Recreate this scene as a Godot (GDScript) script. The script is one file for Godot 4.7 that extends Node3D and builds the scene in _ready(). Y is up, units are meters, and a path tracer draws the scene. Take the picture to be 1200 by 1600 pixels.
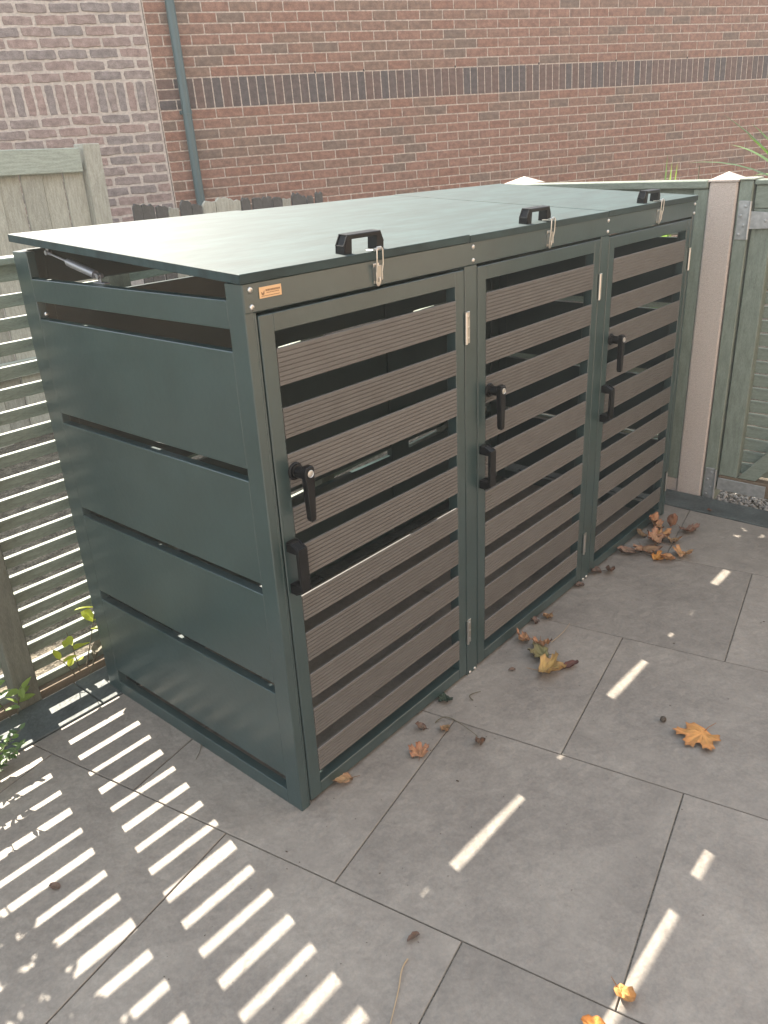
extends Node3D
# A dark triple bin store on a stone patio, slatted green fences, a brick building behind.
# Axes: x along the front of the store, y up, z out of the front; origin at the store's front left foot.

var M := {}
var names := {}
var cache := {}
var rng := RandomNumberGenerator.new()

# ---------------------------------------------------------------- naming
func numbered(called: String, parent: Node) -> String:
	var key := str(parent.get_instance_id()) + called
	var n: int = names.get(key, -1) + 1
	names[key] = n
	return called if n == 0 else "%s_%03d" % [called, n]

func put(called: String, mesh: Mesh, mat: Material, parent: Node = self, at := Transform3D()) -> MeshInstance3D:
	var o := MeshInstance3D.new()
	o.name = numbered(called, parent)
	o.mesh = mesh
	if mat: o.material_override = mat
	o.transform = at
	parent.add_child(o, true)
	return o

func thing(called: String, label: String, category: String, at := Transform3D(), group := "") -> Node3D:
	var o := Node3D.new()
	o.name = numbered(called, self)
	o.transform = at
	add_child(o, true)
	tag(o, label, category, group)
	return o

func tag(o: Node, label: String, category: String, group := "") -> void:
	o.set_meta("label", label)
	o.set_meta("category", category)
	if group: o.set_meta("group", group)

func at(x: float, y: float, z: float) -> Transform3D:
	return Transform3D(Basis(), Vector3(x, y, z))

func turned(x: float, y: float, z: float, euler: Vector3) -> Transform3D:
	return Transform3D(Basis.from_euler(euler), Vector3(x, y, z))

# ---------------------------------------------------------------- mesh helpers
func start() -> SurfaceTool:
	var st := SurfaceTool.new()
	st.begin(Mesh.PRIMITIVE_TRIANGLES)
	return st

func tri(st: SurfaceTool, a: Vector3, b: Vector3, c: Vector3, inside: Vector3) -> void:
	var n := (b - a).cross(c - a)
	if n.length_squared() < 1e-18: return
	n = n.normalized()
	if n.dot((a + b + c) / 3.0 - inside) < 0.0:
		var t := b; b = c; c = t
		n = -n
	st.set_normal(n)                      # front faces run clockwise
	st.add_vertex(a); st.add_vertex(c); st.add_vertex(b)

func quad(st: SurfaceTool, a: Vector3, b: Vector3, c: Vector3, d: Vector3, inside: Vector3) -> void:
	tri(st, a, b, c, inside); tri(st, a, c, d, inside)

# a box with chamfered edges
func add_box(st: SurfaceTool, size: Vector3, c: float, xf := Transform3D()) -> void:
	var h := size * 0.5
	c = min(c, min(h.x, min(h.y, h.z)) * 0.9)
	var P := func(sx, sy, sz, ax):
		var v := Vector3(sx * (h.x - (0.0 if ax == 0 else c)), sy * (h.y - (0.0 if ax == 1 else c)), sz * (h.z - (0.0 if ax == 2 else c)))
		return xf * v
	var o := xf.origin
	for s in [-1, 1]:
		quad(st, P.call(s, -1, -1, 0), P.call(s, 1, -1, 0), P.call(s, 1, 1, 0), P.call(s, -1, 1, 0), o)
		quad(st, P.call(-1, s, -1, 1), P.call(1, s, -1, 1), P.call(1, s, 1, 1), P.call(-1, s, 1, 1), o)
		quad(st, P.call(-1, -1, s, 2), P.call(1, -1, s, 2), P.call(1, 1, s, 2), P.call(-1, 1, s, 2), o)
	if c <= 0.0: return
	for s in [-1, 1]:
		for t in [-1, 1]:
			quad(st, P.call(s, t, -1, 0), P.call(s, t, 1, 0), P.call(s, t, 1, 1), P.call(s, t, -1, 1), o)
			quad(st, P.call(s, -1, t, 0), P.call(s, 1, t, 0), P.call(s, 1, t, 2), P.call(s, -1, t, 2), o)
			quad(st, P.call(-1, s, t, 1), P.call(1, s, t, 1), P.call(1, s, t, 2), P.call(-1, s, t, 2), o)
			for u in [-1, 1]:
				tri(st, P.call(s, t, u, 0), P.call(s, t, u, 1), P.call(s, t, u, 2), o)

# box given by its two corners
func add_span(st: SurfaceTool, a: Vector3, b: Vector3, c := 0.002) -> void:
	add_box(st, (b - a).abs(), c, Transform3D(Basis(), (a + b) * 0.5))

func box(size: Vector3, c := 0.002) -> ArrayMesh:
	var key := "%s|%s" % [size, c]
	if not cache.has(key):
		var st := start()
		add_box(st, size, c)
		cache[key] = st.commit()
	return cache[key]

# a part that is a box spanning two corners (of the parent's space)
func span(called: String, a: Vector3, b: Vector3, mat: Material, parent: Node = self, c := 0.002) -> MeshInstance3D:
	return put(called, box((b - a).abs(), c), mat, parent, Transform3D(Basis(), (a + b) * 0.5))

func add_tube(st: SurfaceTool, pts: PackedVector3Array, r: float, seg := 8, r_end := -1.0) -> void:
	var rings := []
	var up := Vector3(0.31, 0.87, 0.39).normalized()
	for i in pts.size():
		var d := (pts[min(i + 1, pts.size() - 1)] - pts[max(i - 1, 0)]).normalized()
		var u := d.cross(up).normalized()
		var v := u.cross(d).normalized()
		var rr: float = r if r_end < 0.0 else lerpf(r, r_end, float(i) / (pts.size() - 1))
		var ring := PackedVector3Array()
		for k in seg:
			var a := TAU * k / seg
			ring.append(pts[i] + (u * cos(a) + v * sin(a)) * rr)
		rings.append(ring)
	for i in pts.size() - 1:
		for k in seg:
			var k2 := (k + 1) % seg
			var mid := (pts[i] + pts[i + 1]) * 0.5
			var q := [rings[i][k], rings[i][k2], rings[i + 1][k2], rings[i + 1][k]]
			var n := [(q[0] - pts[i]).normalized(), (q[1] - pts[i]).normalized(), (q[2] - pts[i + 1]).normalized(), (q[3] - pts[i + 1]).normalized()]
			for f in [[0, 1, 2], [0, 2, 3]]:
				var face: Vector3 = (q[f[1]] - q[f[0]]).cross(q[f[2]] - q[f[0]])
				var order = [f[0], f[2], f[1]] if face.dot(q[f[0]] - mid) > 0.0 else f
				for j in order:
					st.set_normal(n[j]); st.add_vertex(q[j])
	for e in [0, pts.size() - 1]:
		for k in range(1, seg - 1):
			tri(st, rings[e][0], rings[e][k], rings[e][k + 1], pts[1] if e == 0 else pts[e - 1])

# profile of (radius, height) points turned round local y
func add_lathe(st: SurfaceTool, prof: Array, seg: int, xf := Transform3D()) -> void:
	for i in prof.size() - 1:
		var p: Vector2 = prof[i]
		var q: Vector2 = prof[i + 1]
		for k in seg:
			var a := TAU * k / seg
			var b := TAU * (k + 1) / seg
			var ins := xf * Vector3(0, (p.y + q.y) * 0.5 + (0.0 if absf(p.x - q.x) < 1e-6 else (-0.01 if q.y >= p.y and q.x < p.x else 0.01)), 0)
			var v := [xf * Vector3(cos(a) * p.x, p.y, sin(a) * p.x), xf * Vector3(cos(b) * p.x, p.y, sin(b) * p.x), xf * Vector3(cos(b) * q.x, q.y, sin(b) * q.x), xf * Vector3(cos(a) * q.x, q.y, sin(a) * q.x)]
			quad(st, v[0], v[1], v[2], v[3], ins)

# closed outline in local x,y pulled along z by depth (centred), with a small chamfer on both rims
func add_prism(st: SurfaceTool, poly: PackedVector2Array, depth: float, xf := Transform3D(), cham := 0.0) -> void:
	if Geometry2D.is_polygon_clockwise(poly):
		poly = poly.duplicate(); poly.reverse()
	var inner := poly
	if cham > 0.0:
		var r := Geometry2D.offset_polygon(poly, -cham, Geometry2D.JOIN_MITER)
		if r.size() == 1 and r[0].size() == poly.size():
			inner = r[0]
			if Geometry2D.is_polygon_clockwise(inner): inner.reverse()
			var best := 0
			for i in inner.size():
				if inner[i].distance_to(poly[0]) < inner[best].distance_to(poly[0]): best = i
			var sh := PackedVector2Array()
			for i in inner.size(): sh.append(inner[(best + i) % inner.size()])
			inner = sh
		else:
			cham = 0.0
	var idx := Geometry2D.triangulate_polygon(inner)
	var h := depth * 0.5
	for s in [-1.0, 1.0]:
		for i in range(0, idx.size(), 3):
			var t := [inner[idx[i]], inner[idx[i + 1]], inner[idx[i + 2]]]
			var v := []
			for p in t: v.append(xf * Vector3(p.x, p.y, s * h))
			tri(st, v[0], v[1], v[2], xf * Vector3(t[0].x, t[0].y, 0))
	var n := poly.size()
	for i in n:
		var a := poly[i]
		var b := poly[(i + 1) % n]
		var out := Vector2(b.y - a.y, a.x - b.x).normalized()
		var m := (a + b) * 0.5 - out * 0.01
		quad(st, xf * Vector3(a.x, a.y, -h + cham), xf * Vector3(b.x, b.y, -h + cham), xf * Vector3(b.x, b.y, h - cham), xf * Vector3(a.x, a.y, h - cham), xf * Vector3(m.x, m.y, 0))
		if cham > 0.0:
			var ia := inner[i]
			var ib := inner[(i + 1) % n]
			for s in [-1.0, 1.0]:
				quad(st, xf * Vector3(a.x, a.y, s * (h - cham)), xf * Vector3(b.x, b.y, s * (h - cham)), xf * Vector3(ib.x, ib.y, s * h), xf * Vector3(ia.x, ia.y, s * h), xf * Vector3(m.x, m.y, 0))

func pv(a: Array) -> PackedVector2Array:
	var r := PackedVector2Array()
	for i in range(0, a.size(), 2): r.append(Vector2(a[i], a[i + 1]))
	return r

# ---------------------------------------------------------------- materials
func noise_image(size: int, freq: float, s: int, oct := 4, type := FastNoiseLite.TYPE_SIMPLEX_SMOOTH) -> Image:
	var n := FastNoiseLite.new()
	n.seed = s; n.frequency = freq; n.fractal_octaves = oct; n.noise_type = type
	var im := n.get_seamless_image(size, size)
	im.convert(Image.FORMAT_L8)
	return im

# grey texture about white: layers of [frequency, octaves, weight, stretch_x]; contrast about the mean
func mottle(size: int, layers: Array, s: int, low := Color.BLACK, high := Color.WHITE, specks := 0.0) -> ImageTexture:
	var ims := []
	for l in layers:
		ims.append(noise_image(size, l[0], s + ims.size() * 7, l[1]).get_data())
	var sp := noise_image(size, 0.35, s + 91, 1).get_data() if specks > 0.0 else PackedByteArray()
	var out := PackedByteArray()
	out.resize(size * size * 3)
	var total := 0.0
	for l in layers: total += l[2]
	for y in size:
		for x in size:
			var v := 0.0
			for k in layers.size():
				var sx: int = (x / int(layers[k][3])) if layers[k].size() > 3 else x
				v += ims[k][y * size + sx] / 255.0 * layers[k][2]
			v = clampf((v / total - 0.5) * 1.7 + 0.5, 0.0, 1.0)
			if specks > 0.0:
				var q := sp[y * size + x] / 255.0
				if q > 0.80: v *= 1.0 - specks * minf((q - 0.80) * 9.0, 1.0)
				elif q < 0.16: v = minf(v + specks * 0.5 * minf((0.16 - q) * 9.0, 1.0), 1.0)
			var c := low.lerp(high, v)
			var i := (y * size + x) * 3
			out[i] = int(c.r * 255); out[i + 1] = int(c.g * 255); out[i + 2] = int(c.b * 255)
	return ImageTexture.create_from_image(Image.create_from_data(size, size, false, Image.FORMAT_RGB8, out))

func bumps(size: int, freq: float, s: int, strength: float, oct := 4) -> ImageTexture:
	var im := noise_image(size, freq, s, oct)
	im.convert(Image.FORMAT_RGBA8)
	im.bump_map_to_normal_map(strength)
	return ImageTexture.create_from_image(im)

func lin(r: float, g: float, b: float) -> Color:
	return Color(r, g, b).linear_to_srgb()

func mat(col: Color, rough: float, metal := 0.0) -> StandardMaterial3D:
	var m := StandardMaterial3D.new()
	m.albedo_color = col
	m.roughness = rough
	m.metallic = metal
	return m

func textured(col: Color, rough: float, tex: Texture2D, scale: float, normal: Texture2D = null, nscale := 0.5, world := false) -> StandardMaterial3D:
	var m := mat(col, rough)
	m.albedo_texture = tex
	m.uv1_triplanar = true
	m.uv1_world_triplanar = world
	m.uv1_scale = Vector3.ONE * scale
	if normal:
		m.normal_enabled = true
		m.normal_texture = normal
		m.normal_scale = nscale
	return m

func materials() -> void:
	var fine := bumps(256, 0.09, 5, 3.0, 3)
	var grit := bumps(512, 0.06, 9, 5.0, 5)
	var soft := bumps(256, 0.02, 31, 3.0, 4)
	# the store: anthracite powder coat
	var coat := mottle(256, [[0.008, 3, 1.0], [0.05, 3, 0.35]], 3, Color(0.90, 0.91, 0.91), Color(1, 1, 1))
	M.coat = textured(lin(0.027, 0.052, 0.053), 0.30, coat, 1.3, fine, 0.03)
	M.coat.metallic_specular = 0.75
	M.coat.uv1_scale = Vector3.ONE * 2.0
	var wiped := mottle(512, [[0.012, 4, 1.0], [0.05, 4, 0.5]], 23, Color(0.74, 0.74, 0.74), Color(1, 1, 1))
	M.lid = textured(lin(0.027, 0.052, 0.053), 0.70, wiped, 1.0, fine, 0.04)
	M.lid.metallic_specular = 0.45
	M.lid.uv1_scale = Vector3(0.5, 1.0, 2.4)
	# brown-grey composite boards of the doors
	var brushed := mottle(256, [[0.02, 3, 1.0], [0.12, 3, 0.6]], 13, Color(0.92, 0.915, 0.91), Color(1, 1, 1))
	for k in 3:
		var bt: float = [1.0, 0.93, 1.07][k]
		var bm := textured(lin(0.118 * bt, 0.112 * bt, 0.105 * bt), 0.62, brushed, 3.0)
		bm.uv1_scale = Vector3(2.0, 5.0, 5.0)
		bm.uv1_offset = Vector3(k * 0.37, k * 0.19, 0.0)
		M["board%d" % k] = bm
	M.black = mat(lin(0.004, 0.004, 0.005), 0.42)
	M.black.metallic_specular = 0.35
	M.steel = mat(lin(0.62, 0.60, 0.57), 0.30, 1.0)
	M.zinc = textured(lin(0.50, 0.50, 0.49), 0.45, mottle(128, [[0.03, 3, 1.0]], 41, Color(0.9, 0.9, 0.9), Color(1, 1, 1)), 8.0)
	M.zinc.metallic = 0.75
	M.gas = mat(lin(0.30, 0.30, 0.32), 0.35, 0.6)
	# paving and edging
	var stone := mottle(1024, [[0.004, 4, 1.0], [0.018, 5, 0.7], [0.09, 4, 0.7], [0.22, 3, 0.5]], 51, Color(0.78, 0.775, 0.775), Color(1.0, 1.0, 0.995), 0.22)
	for k in 4:
		var g: float = [0.285, 0.258, 0.305, 0.272][k]
		var m := textured(lin(g, g * 0.885, g * 0.765), 0.66, stone, 0.85, grit, 0.22, true)
		m.uv1_offset = Vector3(k * 0.31, k * 0.17, k * 0.23)
		M["stone%d" % k] = m
	M.joint = textured(lin(0.205, 0.180, 0.145), 0.95, mottle(256, [[0.1, 4, 1.0]], 77, Color(0.6, 0.6, 0.6), Color(1, 1, 1)), 6.0, grit, 0.8, true)
	M.slate = textured(lin(0.085, 0.100, 0.098), 0.68, mottle(512, [[0.01, 4, 1.0], [0.08, 4, 0.6]], 61, Color(0.7, 0.7, 0.7), Color(1, 1, 1)), 1.6, grit, 0.3, true)
	M.soil = textured(lin(0.250, 0.210, 0.155), 0.98, mottle(512, [[0.02, 4, 0.7], [0.11, 5, 1.0]], 81, Color(0.35, 0.33, 0.30), Color(1, 1, 1)), 1.5, grit, 1.0, true)
	# timber
	var grain := mottle(512, [[0.015, 3, 0.8], [0.10, 4, 1.0, 1]], 101, Color(0.80, 0.80, 0.79), Color(1, 1, 1))
	M.green = textured(lin(0.215, 0.250, 0.205), 0.66, grain, 2.0, grit, 0.22)
	M.green.uv1_scale = Vector3(1.2, 7.0, 7.0)
	M.green_up = textured(lin(0.215, 0.250, 0.205), 0.66, grain, 2.0, grit, 0.22)
	M.green_up.uv1_scale = Vector3(7.0, 1.2, 7.0)
	M.post = textured(lin(0.150, 0.152, 0.120), 0.8, grain, 2.0, grit, 0.3)
	M.post.uv1_scale = Vector3(7.0, 1.2, 7.0)
	M.green_across = textured(lin(0.215, 0.250, 0.205), 0.66, grain, 2.0, grit, 0.22)
	M.green_across.uv1_scale = Vector3(7.0, 7.0, 1.2)
	for k in 4:
		var t: float = [0.44, 0.40, 0.47, 0.37][k]
		var w := textured(lin(t, t * 0.96, t * 0.82), 0.9, grain, 2.0, grit, 0.6)
		w.uv1_scale = Vector3(8.0, 1.1, 8.0)
		w.uv1_offset = Vector3(k * 0.37, k * 0.21, 0)
		M["pale%d" % k] = w
	M.pale_rail = textured(lin(0.40, 0.43, 0.37), 0.9, grain, 2.0, grit, 0.5)
	M.pale_rail.uv1_scale = Vector3(1.1, 8.0, 8.0)
	M.dark_pale = textured(lin(0.110, 0.100, 0.094), 0.95, grain, 2.0, grit, 0.7)
	M.dark_pale.uv1_scale = Vector3(8.0, 1.1, 8.0)
	M.brown_board = textured(lin(0.17, 0.125, 0.085), 0.9, grain, 2.0, grit, 0.6)
	M.brown_board.uv1_scale = Vector3(1.1, 8.0, 8.0)
	# brick, mortar, concrete
	var brick := mottle(512, [[0.012, 3, 1.0], [0.07, 4, 0.8]], 121, Color(0.66, 0.64, 0.64), Color(1, 1, 1), 0.25)
	var tones := [[0.375, 0.203, 0.142], [0.350, 0.200, 0.142], [0.390, 0.212, 0.150], [0.318, 0.200, 0.143], [0.365, 0.188, 0.128], [0.270, 0.185, 0.140]]
	for k in tones.size():
		M["brick%d" % k] = textured(lin(tones[k][0], tones[k][1], tones[k][2]), 0.9, brick, 3.0, grit, 0.5, true)
	M.brick_many = textured(Color(1, 1, 1), 0.9, brick, 3.0, grit, 0.5, true)
	M.brick_many.vertex_color_use_as_albedo = true
	var dark := [[0.165, 0.118, 0.104], [0.192, 0.124, 0.104], [0.140, 0.110, 0.104], [0.210, 0.128, 0.102]]
	for k in dark.size():
		M["soldier%d" % k] = textured(lin(dark[k][0], dark[k][1], dark[k][2]), 0.85, brick, 3.0, grit, 0.5, true)
	var old := [[0.42, 0.315, 0.280], [0.39, 0.315, 0.285], [0.45, 0.325, 0.285], [0.35, 0.295, 0.275]]  # rough greyish brick, its tones lifted further to carry the lens glare
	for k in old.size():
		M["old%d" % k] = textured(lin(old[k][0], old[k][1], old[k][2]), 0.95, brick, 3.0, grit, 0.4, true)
	M.mortar = textured(lin(0.62, 0.50, 0.42), 0.95, mottle(256, [[0.05, 4, 1.0]], 131, Color(0.75, 0.75, 0.75), Color(1, 1, 1)), 3.0, grit, 0.6, true)
	M.lime = textured(lin(0.57, 0.485, 0.425), 0.95, mottle(256, [[0.05, 4, 1.0]], 133, Color(0.85, 0.85, 0.85), Color(1, 1, 1)), 3.0, grit, 0.3, true)  # thick pale mortar, also lightened for the glare on this side
	M.concrete = textured(lin(0.56, 0.485, 0.435), 0.92, mottle(512, [[0.03, 3, 0.3], [0.08, 4, 1.0]], 141, Color(0.86, 0.85, 0.84), Color(1, 1, 1), 0.35), 5.0, grit, 1.2)
	M.pipe = mat(lin(0.060, 0.098, 0.104), 0.40)
	M.render = textured(lin(0.43, 0.325, 0.245), 0.95, brick, 2.0, grit, 0.5, true)
	M.frame = mat(lin(0.75, 0.75, 0.73), 0.4)
	M.pane = mat(lin(0.03, 0.035, 0.04), 0.05)
	# plants
	for k in 4:
		var lc: Array = [[0.10, 0.17, 0.035], [0.07, 0.13, 0.03], [0.16, 0.22, 0.04], [0.045, 0.085, 0.022]][k]
		var lm := mat(lin(lc[0], lc[1], lc[2]), 0.55)
		lm.cull_mode = BaseMaterial3D.CULL_DISABLED
		lm.backlight_enabled = true
		lm.backlight = lin(lc[0] * 1.6, lc[1] * 1.6, lc[2])
		M["leaf%d" % k] = lm
	M.lime_leaf = M.leaf2.duplicate()
	M.lime_leaf.albedo_color = lin(0.34, 0.38, 0.03)
	M.lime_leaf.backlight = lin(0.45, 0.50, 0.03)
	M.stem = mat(lin(0.10, 0.085, 0.05), 0.8)
	M.straw = mat(lin(0.36, 0.27, 0.17), 0.8)
	M.dead = mat(Color(1, 1, 1), 0.78)
	M.dead.vertex_color_use_as_albedo = true
	M.dead.cull_mode = BaseMaterial3D.CULL_DISABLED
	M.dead.normal_enabled = true
	M.dead.normal_texture = grit
	M.dead.normal_scale = 0.5
	M.dead.uv1_triplanar = true
	M.dead.uv1_scale = Vector3.ONE * 9.0
	M.pebble = textured(lin(0.50, 0.47, 0.43), 0.8, mottle(128, [[0.05, 3, 1.0]], 151, Color(0.6, 0.6, 0.6), Color(1, 1, 1)), 14.0)
	M.crumb = mat(lin(0.06, 0.04, 0.025), 0.95)

# ---------------------------------------------------------------- scene
func _ready() -> void:
	rng.seed = 20
	var cam := Camera3D.new()
	cam.name = "camera"
	cam.transform = Transform3D(Basis(Vector3(0.64914515, -0.04731625, 0.75919151), Vector3(0.33705474, 0.91262568, -0.231319), Vector3(-0.68191252, 0.4060487, 0.60837469)), Vector3(-0.9128, 1.3886, 1.1179))
	cam.fov = 65.32
	cam.near = 0.05
	cam.far = 300.0
	add_child(cam)
	cam.current = true
	var sun := DirectionalLight3D.new()
	sun.name = "sun"
	sun.light_energy = 1.6
	sun.light_color = Color(1.0, 0.965, 0.90)
	sun.light_angular_distance = 0.3
	sun.shadow_enabled = true
	add_child(sun)
	sun.look_at_from_position(Vector3.ZERO, Vector3(-0.213, -0.715, 1.0))
	var env := Environment.new()
	env.background_mode = Environment.BG_SKY
	var sk := ProceduralSkyMaterial.new()
	sk.sky_top_color = Color(0.66, 0.70, 0.745)
	sk.sky_horizon_color = Color(0.93, 0.915, 0.88)
	sk.sky_curve = 0.13
	sk.ground_bottom_color = Color(0.30, 0.28, 0.25)
	sk.ground_horizon_color = Color(0.70, 0.74, 0.76)
	var sky := Sky.new()
	sky.sky_material = sk
	env.sky = sky
	env.background_energy_multiplier = 0.8
	env.tonemap_mode = Environment.TONE_MAPPER_LINEAR
	env.tonemap_exposure = 4.75
	env.fog_enabled = true  # thin haze added in place of lens glare
	env.fog_density = 0.005
	env.fog_light_color = Color(0.93, 0.93, 0.92)
	env.sdfgi_enabled = true
	env.ssao_enabled = true
	env.ssil_enabled = true
	var we := WorldEnvironment.new()
	we.name = "world"
	we.environment = env
	add_child(we)
	materials()
	ground()
	brick_building()
	opposite_house()
	palings()
	rear_fence()
	side_fence_and_gate()
	bin_store()
	plants()
	fallen_leaves()

# ---------------------------------------------------------------- ground
func ground() -> void:
	var g := put("ground", box(Vector3(80, 0.4, 80), 0.0), M.soil, self, at(0, -0.224, 0))
	g.set_meta("kind", "structure")
	var bed := put("jointing_bed", box(Vector3(8.76, 0.02, 5.15), 0.0), M.joint, self, at(-2.23, -0.0145, 1.83))
	bed.set_meta("kind", "structure")
	# 600 mm slabs in half bond, turned about eleven degrees from the store's front
	var pav := Node3D.new()
	pav.name = "paving"
	pav.set_meta("kind", "structure")
	add_child(pav)
	var u := Vector2(0.983, -0.186)
	var w := Vector2(0.186, 0.983)
	var o := Vector2(-0.097, 0.197)
	var area := PackedVector2Array([Vector2(-6.6, -0.748), Vector2(2.150, -0.748), Vector2(2.150, 4.4), Vector2(-6.6, 4.4)])
	var pitch := 0.589
	var half := 0.2930
	for i in range(-13, 7):
		for j in range(-5, 12):
			var c := o + u * pitch * (i + 0.5) + w * pitch * (j + (0.0 if posmod(i, 2) == 0 else 0.5) + 0.5)
			var q := PackedVector2Array([c - u * half - w * half, c + u * half - w * half, c + u * half + w * half, c - u * half + w * half])
			for piece in Geometry2D.intersect_polygons(q, area):
				var mid := Vector2.ZERO
				for p in piece: mid += p
				mid /= piece.size()
				if mid.distance_to(Vector2(0.3, 0.5)) > 4.2: continue
				var flat := PackedVector2Array()
				for p in piece: flat.append(Vector2(p.x - mid.x, -(p.y - mid.y)))
				var st := start()
				add_prism(st, flat, 0.02, Transform3D(Basis(Vector3.RIGHT, -PI / 2), Vector3.ZERO), 0.0012)
				var lift := rng.randf_range(-0.0006, 0.0006)
				put("paving_slab", st.commit(), M["stone%d" % rng.randi_range(0, 3)], pav, at(mid.x, -0.01 + lift, mid.y))
	# slate edging planks along the two fences
	var e := Node3D.new()
	e.name = "slate_edging"
	e.set_meta("kind", "structure")
	add_child(e)
	var cuts := [-2.4, -1.5, -0.62, -0.062, 0.84, 1.72, 2.306]
	for k in cuts.size() - 1:
		span("edging_plank", Vector3(cuts[k] + 0.002, -0.03, -0.912), Vector3(cuts[k + 1] - 0.002, 0.004, -0.752), M.slate, e, 0.002)
	var cz := [-0.748, -0.12, 0.415, 1.3, 2.2, 3.1]
	for k in cz.size() - 1:
		span("edging_plank", Vector3(2.154, -0.03, cz[k] + 0.002), Vector3(2.306, 0.005, cz[k + 1] - 0.002), M.slate, e, 0.002)
	# white pebbles between the edging and the gate
	var shapes := []
	for k in 3:
		var st := start()
		var sp := SphereMesh.new()
		sp.radius = 1.0; sp.height = 2.0; sp.radial_segments = 8; sp.rings = 5
		st.append_from(sp, 0, Transform3D(Basis.from_euler(Vector3(k, k * 2, 0)).scaled(Vector3(1.0, 0.6, 0.75 + 0.1 * k)), Vector3.ZERO))
		shapes.append(st.commit())
	var mm := MultiMesh.new()
	mm.transform_format = MultiMesh.TRANSFORM_3D
	mm.use_colors = false
	mm.mesh = shapes[0]
	mm.instance_count = 2600
	for k in 2600:
		var s := rng.randf_range(0.004, 0.011)
		var b := Basis.from_euler(Vector3(rng.randf() * 6, rng.randf() * 6, rng.randf() * 6)).scaled(Vector3.ONE * s)
		mm.set_instance_transform(k, Transform3D(b, Vector3(rng.randf_range(2.312, 2.62), -0.018 + rng.randf() * 0.010, rng.randf_range(0.07, 1.15))))
	var mi := MultiMeshInstance3D.new()
	mi.name = "pebbles"
	mi.multimesh = mm
	mi.material_override = M.pebble
	mi.set_meta("kind", "stuff")
	tag(mi, "pale pebbles spread under the green gate beside the slate edging", "pebbles")
	add_child(mi)

# ---------------------------------------------------------------- brick building
func rough_brick(size: Vector3, s: int) -> ArrayMesh:
	var key := "rough%s%d" % [size, s]
	if cache.has(key): return cache[key]
	var r := RandomNumberGenerator.new()
	r.seed = s + 400
	var poly := PackedVector2Array()
	var h := size * 0.5
	var long: int = 6 if size.x > size.y else 3
	var tall: int = 2 if size.x > size.y else 6
	if size.x < 0.15 and size.y < 0.1: long = 3
	var j := 0.0042
	for k in long: poly.append(Vector2(lerpf(-h.x, h.x, float(k) / long), -h.y))
	for k in tall: poly.append(Vector2(h.x, lerpf(-h.y, h.y, float(k) / tall)))
	for k in long: poly.append(Vector2(lerpf(h.x, -h.x, float(k) / long), h.y))
	for k in tall: poly.append(Vector2(-h.x, lerpf(h.y, -h.y, float(k) / tall)))
	for k in poly.size():
		var corner := absf(absf(poly[k].x) - h.x) < 1e-5 and absf(absf(poly[k].y) - h.y) < 1e-5
		poly[k] += Vector2(r.randf_range(-j, j), r.randf_range(-j, j))
		if corner: poly[k] *= Vector2(1.0 - 0.006 / size.x, 1.0 - 0.006 / size.y)
	var st := start()
	add_prism(st, poly, size.z, Transform3D(), 0.0025)
	cache[key] = st.commit()
	return cache[key]

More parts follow.
